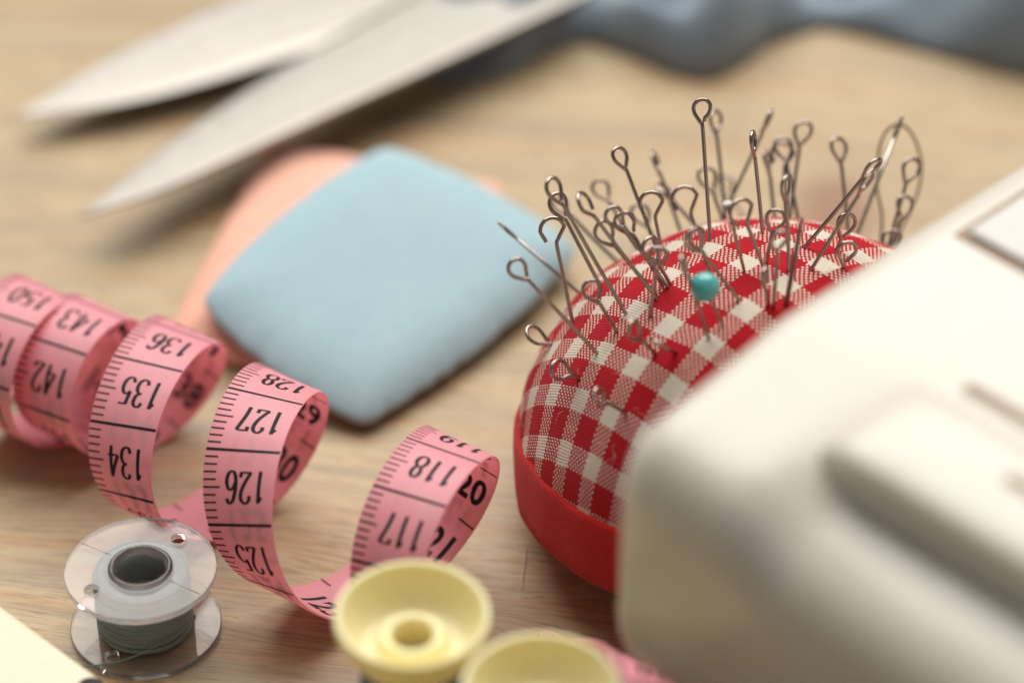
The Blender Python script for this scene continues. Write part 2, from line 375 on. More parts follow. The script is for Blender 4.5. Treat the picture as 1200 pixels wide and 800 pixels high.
# ------------------------------------------------------------------ pins (entry point, tip of head, loop side vector; mm)
PINS = [
    ('eye', (27.04, -29.49, 40.39), (25.42, -21.21, 57.89), (1.0, -0.01, 0.1)),
    ('eye', (30.43, -13.26, 31.59), (28.87, -2.33, 43.56), (0.7, 0.57, -0.43)),
    ('eye', (19.92, -26.01, 36.72), (14.5, -19.59, 49.0), (0.76, 0.65, -0.01)),
    ('eye', (24.14, -13.88, 30.11), (20.12, -5.57, 38.71), (0.33, 0.75, -0.57)),
    ('eye', (15.21, -41.63, 37.4), (4.82, -36.06, 55.08), (0.58, 0.81, 0.09)),
    ('eye', (12.25, -31.78, 34.08), (5.56, -26.63, 45.96), (0.81, 0.55, 0.22)),
    ('hook', (8.18, -34.75, 31.02), (5.32, -29.47, 44.29), (-0.96, -0.26, -0.1)),
    ('needle', (9.47, -25.24, 28.22), (-2.03, -19.69, 36.55), (0.31, 0.93, -0.19)),
    ('eye', (15.27, -17.3, 27.47), (5.83, -10.71, 34.28), (0.65, 0.73, 0.19)),
    ('eye', (11.34, -46.19, 34.12), (-0.11, -44.16, 47.68), (0.7, 0.49, 0.52)),
    ('eye', (5.38, -35.58, 27.48), (1.99, -35.35, 29.4), (0.19, 0.96, 0.22)),
    ('eye', (8.99, -48.1, 31.32), (5.3, -49.3, 34.65), (-0.25, -0.79, -0.56)),
    ('eye', (13.92, -44.37, 36.38), (9.88, -44.18, 44.34), (0.86, 0.29, 0.43)),
    ('eye', (14.9, -56.86, 32.68), (10.67, -59.5, 37.83), (0.11, 0.84, 0.52)),
    ('eye', (18.84, -51.34, 37.79), (15.23, -52.87, 43.96), (0.44, 0.78, 0.45)),
    ('eye', (21.51, -52.24, 38.73), (18.41, -54.44, 42.82), (-0.58, 0.81, -0.0)),
    ('hook', (19.29, -41.39, 39.54), (8.72, -38.43, 54.29), (0.24, 0.97, -0.03)),
    ('eye', (20.91, -39.85, 40.2), (12.8, -38.26, 51.97), (0.75, 0.49, 0.45)),
    ('eye', (20.2, -39.14, 39.88), (14.42, -37.38, 50.65), (0.85, 0.34, 0.4)),
    ('eye', (19.21, -40.53, 39.49), (11.23, -39.46, 50.21), (0.71, 0.51, 0.48)),
    ('hook', (20.52, -27.35, 37.53), (18.9, -24.2, 44.81), (-0.98, -0.08, -0.19)),
    ('eye', (18.17, -15.73, 28.33), (12.06, -8.42, 35.65), (0.86, 0.28, 0.44)),
    ('eye', (20.61, -14.75, 29.03), (17.78, -10.66, 33.05), (0.9, 0.29, 0.33)),
    ('hook', (26.26, -14.26, 31.41), (20.91, -9.54, 35.83), (0.44, 0.83, -0.35)),
    ('hook', (25.52, -22.88, 37.38), (23.6, -19.99, 42.72), (-0.95, -0.13, -0.28)),
    ('eye', (37.01, -6.89, 22.14), (30.49, 3.81, 27.72), (0.84, 0.26, 0.48)),
    ('eye', (30.24, -13.09, 31.37), (27.41, -7.34, 37.11), (0.94, 0.21, 0.26)),
    ('flat', (30.93, -39.47, 42.7), (28.25, -38.25, 52.79), (0.97, 0.09, 0.25)),
    ('hook', (33.7, -39.93, 42.98), (29.63, -38.82, 53.74), (-0.84, -0.48, -0.27)),
    ('eye', (29.65, -13.69, 31.85), (37.09, -3.03, 43.88), (0.18, 0.68, -0.71)),
    ('eye', (34.06, -29.18, 41.28), (32.46, -23.74, 54.34), (0.31, 0.89, -0.33)),
    ('eye', (37.44, -13.49, 32.33), (36.35, -6.66, 39.45), (0.43, 0.68, -0.59)),
    ('hook', (39.0, -13.89, 32.59), (38.61, -6.3, 40.68), (-1.0, -0.08, 0.03)),
    ('eye', (36.85, -39.92, 43.05), (35.84, -37.4, 56.43), (0.56, 0.82, -0.11)),
    ('eye', (39.36, -13.35, 32.01), (41.48, -3.78, 42.63), (0.98, -0.02, -0.17)),
    ('eye', (40.65, -14.11, 32.57), (38.38, -5.78, 41.2), (-0.97, -0.23, -0.04)),
    ('eye', (33.87, -37.92, 42.88), (35.03, -37.22, 51.09), (-0.97, 0.19, 0.12)),
    ('eye', (34.23, -47.42, 42.58), (34.33, -47.37, 54.83), (0.95, 0.32, -0.01)),
    ('eye', (33.55, -47.18, 42.57), (32.72, -48.05, 49.18), (0.34, 0.93, 0.16)),
    ('stub', (35.96, -46.83, 42.71), (37.31, -46.11, 56.22), (0.98, -0.18, -0.09)),
    ('eye', (47.54, -15.68, 31.95), (46.42, -6.49, 41.68), (0.88, 0.39, -0.27)),
    ('eye', (39.24, -33.57, 42.28), (48.71, -31.23, 55.02), (0.58, 0.61, -0.54)),
    ('eye', (39.81, -39.52, 42.9), (47.05, -37.61, 57.12), (0.57, 0.73, -0.39)),
    ('eye', (43.9, -32.98, 41.57), (45.62, -31.98, 46.51), (0.91, 0.2, -0.36)),
    ('eye', (44.08, -38.59, 42.28), (44.47, -38.36, 46.63), (1.0, -0.02, -0.09)),
    ('eye', (53.12, -18.06, 30.93), (56.7, -9.93, 40.52), (0.88, 0.15, -0.46)),
    ('eye', (53.52, -18.24, 30.79), (55.94, -13.52, 36.42), (-0.92, 0.01, 0.39)),
    ('eye', (53.44, -18.51, 31.11), (53.35, -16.75, 32.95), (1.0, -0.01, 0.05)),
    ('needle', (48.87, -16.03, 31.63), (55.44, -4.96, 44.58), (0.76, 0.25, -0.6)),
    ('bead', (27.58, -49.43, 41.35), (24.87, -50.75, 48.59), (0.9, 0.21, 0.38)),
    ('eye', (26.59, -40.64, 41.97), (24.1, -40.23, 50.21), (0.66, 0.74, 0.16)),
    ('eye', (29.98, -45.49, 42.4), (22.69, -46.18, 53.7), (0.68, 0.56, 0.47)),
    ('eye', (25.66, -51.24, 40.45), (21.68, -51.37, 54.09), (0.12, 0.99, 0.04)),
    ('eye', (21.29, -39.34, 40.32), (17.61, -38.94, 47.33), (-0.69, -0.65, -0.32)),
    ('eye', (18.25, -44.55, 38.88), (19.23, -44.58, 50.2), (1.0, -0.04, -0.09)),
]
def pin_path(E, H, S, kind, rnd):
    E, H, S = Vector(E), Vector(H), Vector(S)
    ax = (H-E); L = ax.length; ax.normalize()
    S = (S - ax*S.dot(ax)).normalized()
    B = ax.cross(S)
    pt = lambda s, h, b=0: tuple(E + ax*h + S*s + B*b)
    path = [pt(0, -9), pt(0, -4)]
    k = rnd.uniform(0.92, 1.1)
    R = 1.30*k
    bend = rnd.uniform(-.5, .5)
    if kind == 'eye':
        neck = L - 3.7*k
        for i in range(1, 6):
            f = i/5; h = -4 + (neck+4)*f
            path.append(pt(0, h, bend*math.sin(f*math.pi)*0.3))
        cz = L - R; skew = rnd.uniform(-.15, .15)
        path.append(pt(-0.25*k, neck+0.45*k))
        a0, a1 = 212, rnd.choice([-52, -40, -60, -66])
        for i in range(19):
            a = math.radians(a0 + (a1-a0)*i/18)
            wide = R*(0.92 + 0.08*math.sin(a))
            path.append(pt(wide*math.cos(a)+skew*R*(1+math.sin(a)), cz + R*math.sin(a)*(1 if math.sin(a) > 0 else 1.12), 0.16*(i/18)))
        path.append(pt(0.30*k, neck+0.55*k, 0.30))
    else:                               # open crook
        R *= 1.05
        neck = L - 3.7*k
        for i in range(1, 6):
            f = i/5; h = -4 + (neck+4)*f
            path.append(pt(0, h, bend*math.sin(f*math.pi)*0.3))
        path.append(pt(-0.30*k, neck+0.7*k)); 
        cz = L - R
        a1 = rnd.choice([-10, -25, -35])
        for i in range(15):
            a = math.radians(190 + (a1-190)*i/14)
            path.append(pt(-0.1 + R*0.95*math.cos(a)+0.45*R*(i/14), cz + R*math.sin(a), 0.2*(i/14)))
        path.append(pt(R*rnd.uniform(.75, 1.15), cz-R*rnd.uniform(0.9, 1.35), .28))
    return smooth_path(path, 3)

LANDMARKS = {'turquoise bead pin': 'bead', 'flat-headed pin': 'flat', 'thick dark needle': 'stub', 'threaded needle': 'needle', 'slim slanting needle': 'slim'}
def pin_labels():
    """one label for each wire pin: its look, then the marked pin or needle it stands closest to"""
    mark = {}
    for nm, k in LANDMARKS.items():
        for kind, E, H, S in PINS:
            kk = 'slim' if kind == 'needle' and H[0] < 40 else kind
            if kk == k: mark[nm] = Vector(E)
    sets = {}
    for i, (kind, E, H, S) in enumerate(PINS):
        if kind not in ('eye', 'hook'): continue
        d = Vector(H)-Vector(E); L = d.length; d.normalize()
        size = 'tall' if L > 12.5 else ('half-sunk' if L > 6.5 else 'deeply sunk')
        lean = 'leaning towards the chalk' if d.x < -0.42 else ('leaning towards the sewing machine' if d.x > 0.12 else 'standing upright')
        nm = min(mark, key=lambda q: (mark[q]-Vector(E)).length)
        kd = 'open hooked wire pin' if kind == 'hook' else 'steel eye pin'
        sets.setdefault((size, kd, lean, nm), []).append(((mark[nm]-Vector(E)).length, i))
    out = {}
    words = ['closest', 'second closest', 'third closest', 'fourth closest', 'fifth closest', 'sixth closest', 'seventh closest', 'eighth closest']
    for (size, kd, lean, nm), l in sets.items():
        for k, (dist, i) in enumerate(sorted(l)):
            out[i] = f'{size} {kd} {lean}, {words[k] if len(l) > 1 else "near"} to the {nm}' if len(l) > 1 else f'{size} {kd} {lean}, near the {nm}'
    return out
PIN_LABELS = pin_labels()

def pins():
    for idx, (kind, E, H, S) in enumerate(PINS):
        rnd = random.Random(100+idx)
        Ev, Hv = Vector(E), Vector(H); ax = (Hv-Ev).normalized(); L = (Hv-Ev).length
        if kind in ('eye', 'hook'):
            V, F = tube(pin_path(E, H, S, kind, rnd), 0.272, 8)
            o = mesh_obj('eye_pin' if kind == 'eye' else 'hook_pin', [tuple(Vector(v)-Ev) for v in V], F, PINM)
            o.location = Ev*MM
            tag(o, PIN_LABELS[idx], 'pin', 'wire pins stuck in the pincushion')
        elif kind == 'needle':
            long_ = H[0] > 40
            r = 0.30 if long_ else 0.24
            root = empty('needle', E)
            tag(root, 'threaded steel needle standing behind the gingham dome' if long_ else 'slim needle slanting out of the cushion over the blue chalk', 'needle')
            S_ = Vector(S).normalized()
            # shaft up to the eye, then two thin cheeks round the eye and a blunt end
            e0, e1 = L-3.6, L-0.7
            sh = tube([tuple(ax*h) for h in (-10, -4, 0, e0*.5, e0)], r, 10)
            nm_ = NEEDLE if long_ else PINM
            mesh_obj('shaft', *sh, nm_, root)
            ck = []
            for sgn in (-1, 1):
                pth = [tuple(ax*(e0-.05+(e1-e0+.1)*f) + S_*sgn*(0.05+0.24*math.sin(math.pi*f)**0.7)) for f in [i/10 for i in range(11)]]
                ck.append(tube(pth, r*0.62, 8))
            ck.append(tube([tuple(ax*(e1+(L-e1)*f)) for f in (0, .3, .6, .85, 1)], r, 10, True, lambda f: 1-0.55*f*f))
            mesh_obj('eye', *join(ck), nm_, root)
        elif kind == 'stub':
            V, F = tube([tuple(ax*h) for h in (-9, -4, 0, L*.3, L*.6, L*.85, L)], 0.34, 10, True, lambda f: 1 if f < .8 else 1-(f-.8)*2.2)
            o = mesh_obj('dark_needle', V, F, DARKPIN); o.location = Ev*MM
            tag(o, 'thick dark needle without a loop standing on the gingham dome', 'needle')
        elif kind == 'flat':
            root = empty('flat_head_pin', E); tag(root, 'straight pin with a small flat pale metal head', 'pin')
            mesh_obj('shaft', *tube([tuple(ax*h) for h in (-9, -4, 0, L*.5, L-.1)], 0.23, 8), PINM, root)
            hd = lathe([(0.01, -.25), (0.5, -.25), (.72, -.1), (.76, .05), (.6, .22), (.3, .3), (.01, .32)], 20)
            o = mesh_obj('head', *hd, GREYP, root); o.location = ax*L*MM; o.rotation_euler = ax.to_track_quat('Z', 'Y').to_euler()
        elif kind == 'bead':
            root = empty('bead_pin', E); tag(root, 'pin with a round turquoise bead head', 'pin')
            mesh_obj('shaft', *tube([tuple(ax*h) for h in (-9, -4, 0, L*.5, L)], 0.225, 8), PINM, root)
            R = 1.95
            pr = [(max(.01, R*math.sin(math.pi*i/24)*(1+.012*math.sin(i))), -R*math.cos(math.pi*i/24)) for i in range(25)]
            o = mesh_obj('bead', *lathe(pr, 40), BEADM, root); o.location = ax*L*MM; o.rotation_euler = ax.to_track_quat('Z', 'Y').to_euler()
pins()
def needle_thread():
    pts = [(52.7,-13.2,25.4),(53.1,-9.9,30.3),(52.4,-7.4,33.4),(52.5,-5.0,36.5),(53.0,-3.1,38.9),(54.2,-2.0,40.4),(55.7,-1.7,40.8),(57.1,-1.0,39.4),(58.4,-1.3,37.2),(59.1,-2.6,34.8),(58.9,-4.6,32.2),(57.8,-6.6,29.8),(56.3,-9,27.8),(54.4,-13,25.2)]
    V, F = tube(smooth_path(pts, 6), 0.2, 7)
    o = mesh_obj('needle_thread', [(x-pts[0][0], y-pts[0][1], z-pts[0][2]) for x, y, z in V], F, NTHR); o.location = Vector(pts[0])*MM
    tag(o, 'loop of olive thread hanging from the eye of a needle', 'thread')
needle_thread()

# ------------------------------------------------------------------ the tape measure
TP = dict(al=-0.616, w=10.862, sh=0.025, ph0=3.327,
          ax=[-77.0, -71.2, -66.3, -62.812, -57.265, -50.382, -42.855, -36.083, -21.53, -13.431, -4.397, 11.0, 29.5, 46.144],
          ay=[-14.6, -17.8, -19.6, -20.357, -22.453, -30.123, -39.424, -45.646, -54.403, -60.699, -68.0, -100.0, -107.5, -123.539],
          r=[12.177, 11.373, 11.403, 13.389, 15.027, 15.387, 13.346, 13.454], tl=0.029, kz=0.872, off=152.621)
PRE, POST = 0, 0
def tape_frames():
    nk = 14; turn = 6.3*2*math.pi; dk = turn/(nk-1)
    kn = len(TP['ax'])
    N = 2200
    ph = np.linspace(-PRE*dk, turn+POST*dk, N)
    def herm(vals, x):        # x in knot units
        vals = np.array(vals); m = np.gradient(vals)
        i = np.clip(np.floor(x).astype(int), 0, len(vals)-2); t = x-i
        return (2*t**3-3*t**2+1)*vals[i]+(t**3-2*t**2+t)*m[i]+(-2*t**3+3*t**2)*vals[i+1]+(t**3-t**2)*m[i+1]
    xk = ph/dk + PRE
    cx, cyy = herm(TP['ax'], xk), herm(TP['ay'], xk)
    r = herm(TP['r'], np.clip(ph/turn*7, 0, 7)); al = TP['al']
    e = np.array([math.sin(al), -math.cos(al), 0]); a = np.array([math.cos(al), math.sin(al), 0])
    q = ph + TP['ph0']; kz = TP['kz']
    P = np.stack([cx, cyy, r*kz], -1) + np.outer(r*kz*np.cos(q), [0,0,1]) + np.outer(r*np.sin(q), e) + np.outer(r*np.cos(q)*TP['tl'], a)
    T = np.gradient(P, axis=0); ds = np.linalg.norm(T, axis=1)
    n = np.cross(T, np.broadcast_to(a, T.shape)); n /= np.linalg.norm(n, axis=1)[:, None]
    T = T/ds[:, None]
    Wd = np.cross(n, T); Wd /= np.linalg.norm(Wd, axis=1)[:, None]
    if (Wd@a).mean() < 0: Wd = -Wd
    Wd = Wd + TP['sh']*T; Wd /= np.linalg.norm(Wd, axis=1)[:, None]
    ctr = np.stack([cx, cyy, r*kz], -1)
    out = P-ctr
    n = np.cross(T, Wd); n /= np.linalg.norm(n, axis=1)[:, None]
    if (n*out).sum(1).mean() < 0: n = -n
    s = np.concatenate([[0], np.cumsum(ds[1:])])
    i0 = np.argmin(abs(ph)); val = TP['off']-(s-s[i0])/10
    P = P + np.array([0, 0, 0.35])
    # keep the whole width above the table
    for sg in (-1, 1):
        edge = (P + Wd*sg*TP['w']/2)[:, 2]
        P[:, 2] += np.maximum(0, 0.30-edge)
    return P, n, Wd, T, s, val
def tape():
    P, n, Wd, T, s, val = tape_frames()
    L = s[-1]; w = TP['w']; th = 0.30
    def at(A, sv): return np.stack([np.interp(sv, s, A[:, k]) for k in range(3)], -1)
    root = empty('tape_measure', (P[0][0], P[0][1], 0)); o0 = np.array([P[0][0], P[0][1], 0])
    tag(root, 'coiled pink tape measure with black centimetre numbers', 'tape measure')
    ns = int(L/0.5); sv = np.linspace(0, L, ns); C_, N_, W_ = at(P, sv), at(n, sv), at(Wd, sv)
    N_ /= np.linalg.norm(N_, axis=1)[:, None]; W_ /= np.linalg.norm(W_, axis=1)[:, None]
    prof = [(-.5, th*.28), (-.49, th*.5), (-.25, th*.5), (0, th*.5), (.25, th*.5), (.49, th*.5), (.5, th*.28), (.5, -th*.28), (.49, -th*.5), (.25, -th*.5), (0, -th*.5), (-.25, -th*.5), (-.49, -th*.5), (-.5, -th*.28)]
    m = len(prof); V = []
    for i in range(ns):
        for a, b in prof: V.append(tuple(C_[i]+W_[i]*a*w+N_[i]*b-o0))
    F = []
    for i in range(ns-1):
        for k in range(m):
            k2 = (k+1) % m; F.append((i*m+k, i*m+k2, (i+1)*m+k2, (i+1)*m+k))
    F.append(tuple(range(m))[::-1]); F.append(tuple((ns-1)*m+k for k in range(m)))
    mesh_obj('strip', V, F, TAPE, root)
    # printing: (along the tape in mm, across in mm) -> a film of ink on the outer (+) or inner (-) face
    s_of = lambda v: np.interp(-v, -val, s)
    lift = 0.022
    def place(pts, side):
        sv = np.clip(np.array([p[0] for p in pts]), 0, L); av = np.array([p[1] for p in pts])
        c, nn, ww = at(P, sv), at(n, sv), at(Wd, sv)
        return [tuple(x) for x in (c + ww*av[:, None] + nn*side*(th*.5+lift) - o0)]
    def rect(s0, s1, a0, a1, side):
        k = max(1, int(abs(a1-a0)/1.5)); pts, fc = [], []
        for i in range(k+1):
            f = i/k; pts += [(s0, a0+(a1-a0)*f), (s1, a0+(a1-a0)*f)]
        for i in range(k): fc.append((2*i, 2*i+1, 2*i+3, 2*i+2))
        return place(pts, side), fc
    lo, hi = math.ceil(val[-1]+.4), math.floor(val[0]-.4)
    outer, inner = [], []
    for v in range(lo, hi+1):
        s0 = s_of(v)
        outer.append(rect(s0-.2, s0+.2, -w*.492, w*.492, 1))
        inner.append(rect(s0+4.6, s0+4.9, w*.24, w*.49, -1))
        inner.append(rect(s0+4.6, s0+4.9, -w*.49, -w*.30, -1))
        for j in range(1, 10):
            ss = s_of(v-j/10)
            ln = .245 if j == 5 else .185
            outer.append(rect(ss-.12, ss+.12, -w*.492, w*(-.5+ln), 1))
    mesh_obj('outer_scale_marks', *join(outer), INK, root, smooth=False)
    mesh_obj('inner_scale_marks', *join(inner), INK, root, smooth=False)
    def text_mesh(txt, height, narrow, bold):
        cu = bpy.data.curves.new('t', 'FONT'); cu.body = txt; cu.size = 1; cu.offset = bold; cu.resolution_u = 4; cu.space_character = 1.05
        to = bpy.data.objects.new('t', cu); COL.objects.link(to)
        dg = bpy.context.evaluated_depsgraph_get(); me = bpy.data.meshes.new_from_object(to.evaluated_get(dg))
        bpy.data.objects.remove(to); bpy.data.curves.remove(cu)
        bm = bmesh.new(); bm.from_mesh(me); bpy.data.meshes.remove(me)
        ys = [q.co.y for q in bm.verts]; xs = [q.co.x for q in bm.verts]
        sc = height/(max(ys)-min(ys)); mx = (max(xs)+min(xs))/2; my = (max(ys)+min(ys))/2
        for q in bm.verts: q.co = Vector(((q.co.x-mx)*sc*narrow, (q.co.y-my)*sc, 0))
        y = -height/2+.4
        while y < height/2:
            bmesh.ops.bisect_plane(bm, geom=bm.verts[:]+bm.edges[:]+bm.faces[:], plane_co=(0, y, 0), plane_no=(0, 1, 0)); y += .4
        bm.verts.index_update()
        pts = [(q.co.x, q.co.y) for q in bm.verts]; fcs = [tuple(q.index for q in f.verts) for f in bm.faces]; bm.free()
        return pts, fcs
    # thick-and-thin condensed figures for the outer face, drawn as strokes (unit height)
    def arc(cx, cyy, rx, ry, a0=0, a1=360, n=22): return [(cx+rx*math.cos(math.radians(a0+(a1-a0)*i/n)), cyy+ry*math.sin(math.radians(a0+(a1-a0)*i/n))) for i in range(n+1)]
    sp = lambda *p: [(q[0], q[1]) for q in smooth_path([(x, y, 0) for x, y in p], 5)]
    six = sp((.52, .84), (.47, .95), (.34, .99), (.17, .86), (.07, .58), (.06, .3), (.16, .07), (.32, .01), (.47, .08), (.55, .29), (.48, .5), (.34, .58), (.18, .51), (.08, .36))
    GL = {'0': [arc(.3, .5, .25, .49)],
          '1': [sp((.33, .0), (.33, .33), (.33, .66), (.33, 1)), [(.33, .98), (.25, .88), (.14, .82)]],
          '2': [sp((.08, .76), (.08, .9), (.28, 1), (.5, .9), (.53, .72), (.42, .48), (.2, .2), (.06, .04)), [(.05, .045), (.3, .045), (.57, .045)], [(.56, .03), (.59, .2)]],
          '3': [sp((.07, .84), (.14, .96), (.3, 1), (.49, .9), (.5, .68), (.38, .56), (.22, .53)), sp((.22, .53), (.42, .5), (.55, .36), (.54, .14), (.38, .01), (.16, .03), (.05, .18))],
          '4': [[(.45, 1), (.24, .64), (.03, .29)], [(.03, .29), (.3, .29), (.62, .29)], [(.45, 1), (.45, .5), (.45, 0)]],
          '5': [[(.15, .95), (.35, .95), (.55, .95)], [(.15, .97), (.12, .72), (.1, .5)], sp((.1, .5), (.24, .6), (.42, .58), (.55, .4), (.53, .16), (.36, .01), (.16, .03), (.05, .17))],
          '6': [six], '9': [[(.6-x, 1-y) for x, y in six]],
          '7': [[(.05, .95), (.3, .95), (.58, .95)], [(.06, .97), (.05, .8)], sp((.57, .94), (.42, .64), (.31, .34), (.26, 0))],
          '8': [arc(.3, .75, .205, .235, -90, 270), arc(.3, .265, .255, .255, 90, 450)]}
    def figures(txt, height, xs):
        pts, fcs = [], []; adv = .76; total = adv*(len(txt)-1)+.62
        for i, ch in enumerate(txt):
            for st in GL[ch]:
                q = [Vector(((x+adv*i-total/2)*xs*height, (y-.5)*height)) for x, y in st]; dd = []
                for j in range(len(q)-1):
                    dd += [q[j].lerp(q[j+1], f) for f in ((0, .34, .67) if (q[j+1]-q[j]).length > .8 else (0,))]
                q = dd+[q[-1]]; b0 = len(pts)
                for j in range(len(q)):
                    d = (q[min(j+1, len(q)-1)]-q[max(j-1, 0)]).normalized(); w_ = .135+.145*abs(d.y)**1.3; nn = Vector((-d.y, d.x))
                    for g in (1, -1): pts.append(tuple(q[j]+nn*g*w_))
                for j in range(len(q)-1): fcs.append((b0+2*j, b0+2*j+1, b0+2*j+3, b0+2*j+2))
        return pts, fcs
    for v in range(lo, hi+1):
        pts, fc = figures(str(v), 4.3, 0.66)
        s0 = s_of(v-.5)
        mesh_obj('outer_number', place([(s0+y, w*.10-x) for x, y in pts], 1), fc, INK, root, smooth=False)
        pts, fc = text_mesh(str(v), 4.6, 0.74, 0.03)
        s0 = s_of(v)
        mesh_obj('inner_number', place([(s0+y, w*.13+x) for x, y in pts], -1), fc, INK, root, smooth=False)
tape()

# ------------------------------------------------------------------ tailor's chalk
def chalk(name, corners, bulge, t_edge, t_mid, mat, label):
    """corners: underside corners in order (mm); sides bow outwards, the top swells to t_mid"""
    C4 = [Vector(c) for c in corners]; ctr = sum(C4, Vector())/4
    up = (C4[1]-C4[0]).cross(C4[3]-C4[0]).normalized()
    if up.z < 0: up = -up
    # quadratic side curves, corners rounded by smoothing
    outl = []
    for i in range(4):
        a, b = C4[i], C4[(i+1) % 4]; mid = (a+b)/2; out = (mid-ctr); out -= up*out.dot(up); out.normalize()
        for k in range(24):
            t = k/24; outl.append(a.lerp(b, t)+out*bulge*4*t*(1-t))
    n = len(outl)
    for _ in range(2): outl = [(outl[i-1]+outl[i]*2+outl[(i+1) % n])/4 for i in range(n)]
    rc = random.Random(len(label)); outl = [p + (p-ctr).normalized()*(-abs(rc.gauss(0, .10)) - (rc.uniform(.2, .7) if rc.random() < .06 else 0)) for p in outl]
    V = [tuple(ctr)]; F = []
    def ring(f, h): return [tuple(ctr+(p-ctr)*f+up*h) for p in outl]
    prof = [(0.6, 0), (0.97, 0), (0.992, 0.15*t_edge), (1.0, 0.45*t_edge), (0.996, 0.8*t_edge), (0.985, t_edge), (0.93, t_edge+(t_mid-t_edge)*.30), (0.85, t_edge+(t_mid-t_edge)*.62), (0.75, t_edge+(t_mid-t_edge)*.84), (0.6, t_edge+(t_mid-t_edge)*.95), (0.35, t_mid)]
    for f, h in prof: V += ring(f, h)
    V.append(tuple(ctr+up*t_mid))
    for k in range(n): F.append((0, 1+(k+1) % n, 1+k))
    for i in range(len(prof)-1):
        for k in range(n):
            k2 = (k+1) % n; F.append((1+i*n+k, 1+i*n+k2, 1+(i+1)*n+k2, 1+(i+1)*n+k))
    e = 1+(len(prof)-1)*n
    for k in range(n): F.append((e+k, e+(k+1) % n, len(V)-1))
    o = mesh_obj(name, [tuple(Vector(v)-ctr) for v in V], F, mat); o.location = ctr*MM
    bm = bmesh.new(); bm.from_mesh(o.data); bmesh.ops.recalc_face_normals(bm, faces=bm.faces); bm.to_mesh(o.data); bm.free()
    tag(o, label, 'chalk'); return o
chalk('tailors_chalk', [(-40.0, 52.0, .1), (-53, -3.0, .1), (-14, -14, .1), (-0.5, 39.0, .1)], 0.5, 1.7, 4.8, PINKCH, 'pink tailor\'s chalk lying flat under the blue chalk')
chalk('tailors_chalk', [(-20.6, 39.3, 8.2), (-47.3, 0.8, 6.3), (-21.5, -22.6, 1.0), (10.6, 18.0, 2.9)], 2.4, 1.7, 4.8, BLUECH, 'pale blue tailor\'s chalk leaning on the pink chalk')

# ------------------------------------------------------------------ scissors
def blade(name, tip, e1, e2, z, th, mat, root, base):
    """tip, cutting edge points e1, back edge points e2 (xy, mm) from tip to heel"""
    V, F = [], []
    def seg(P):
        out = []
        for (x0, y0), (x1, y1) in zip(P, P[1:]): out += [(x0+(x1-x0)*k/6, y0+(y1-y0)*k/6, 0) for k in range(6)]
        return out+[(P[-1][0], P[-1][1], 0)]
    def soft(P):
        for _ in range(10): P = [P[0]]+[tuple((P[i-1][k]+2*P[i][k]+P[i+1][k])/4 for k in range(3)) for i in range(1, len(P)-1)]+[P[-1]]
        return P
    A = soft(seg([tip]+e1)); B = soft(seg([tip]+e2))
    n = len(A)
    for i in range(n):
        a, b = Vector(A[i]), Vector(B[i]); f = i/(n-1); t = th*(0.35+0.65*min(1, f*2.2))
        zz = z(f)
        for q, h in ((0.0, 0.0), (0.0, .25), (0.12, .8), (0.5, 0.95), (0.96, 1.0), (1.0, .9), (1.0, 0.0)):
            p = a.lerp(b, q); V.append((p.x-base[0], p.y-base[1], zz+t*h))
    m = 7
    for i in range(n-1):
        for k in range(m):
            k2 = (k+1) % m; F.append((i*m+k, i*m+k2, (i+1)*m+k2, (i+1)*m+k))
    F.append(tuple((n-1)*m+k for k in range(m))); F.append(tuple(range(m))[::-1])
    o = mesh_obj(name, V, F, mat, root); 
    bm = bmesh.new(); bm.from_mesh(o.data); bmesh.ops.remove_doubles(bm, verts=bm.verts, dist=1e-6); bmesh.ops.recalc_face_normals(bm, faces=bm.faces); bm.to_mesh(o.data); bm.free()
    for p in o.data.polygons: p.use_smooth = False
    return o
def scissors():
    base = (5, 105); root = empty('scissors', (base[0], base[1], 0))
    tag(root, 'open steel fabric scissors lying beside the pink chalk', 'scissors')
    # rear blade (under), front blade (over); both run on to the pivot beyond the far side
    blade('blade', (-82.5, 54.0), [(-60.6, 59.0), (-36.5, 73.4), (-10, 88), (14, 103)], [(-68.5, 72.2), (-47.0, 91.0), (-22, 107), (2, 121)], lambda f: 4.4+1.0*f, 1.1, BLADE, root, base)
    blade('blade', (-68.0, 22.0), [(-54.8, 44.6), (-35.9, 67.4), (-19.6, 84.6), (-4, 100)], [(-55.6, 27.6), (-37.7, 42.4), (-10.7, 64.8), (14.0, 86.0)], lambda f: 7.2+1.6*f, 1.2, BLADE, root, base)
    # shanks, finger rings, pivot screw beyond the picture
    for pts, ctr, z in (([(9, 111), (26, 118), (44, 122)], (66, 124), 6), ([(6, 92), (14, 112), (22, 128)], (30, 148), 8.5)):
        V, F = tube(smooth_path([(x-base[0], y-base[1], z+1) for x, y in pts], 6), 4.2, 10)
        mesh_obj('shank', V, F, BLADE, root)
        ring = [(ctr[0]-base[0]+math.cos(t)*19, ctr[1]-base[1]+math.sin(t)*17, z+1) for t in [2*math.pi*i/40 for i in range(41)]]
        V, F = tube(ring, 4.6, 12, False); mesh_obj('finger_ring', V, F, DARKP, root)
    o = mesh_obj('pivot_screw', *lathe([(0.01, 0), (4.2, 0), (4.2, 1.0), (3.6, 1.6), (.01, 1.7)], 28), BLADE, root); o.location = (0, -8*MM, 10.1*MM)
scissors()

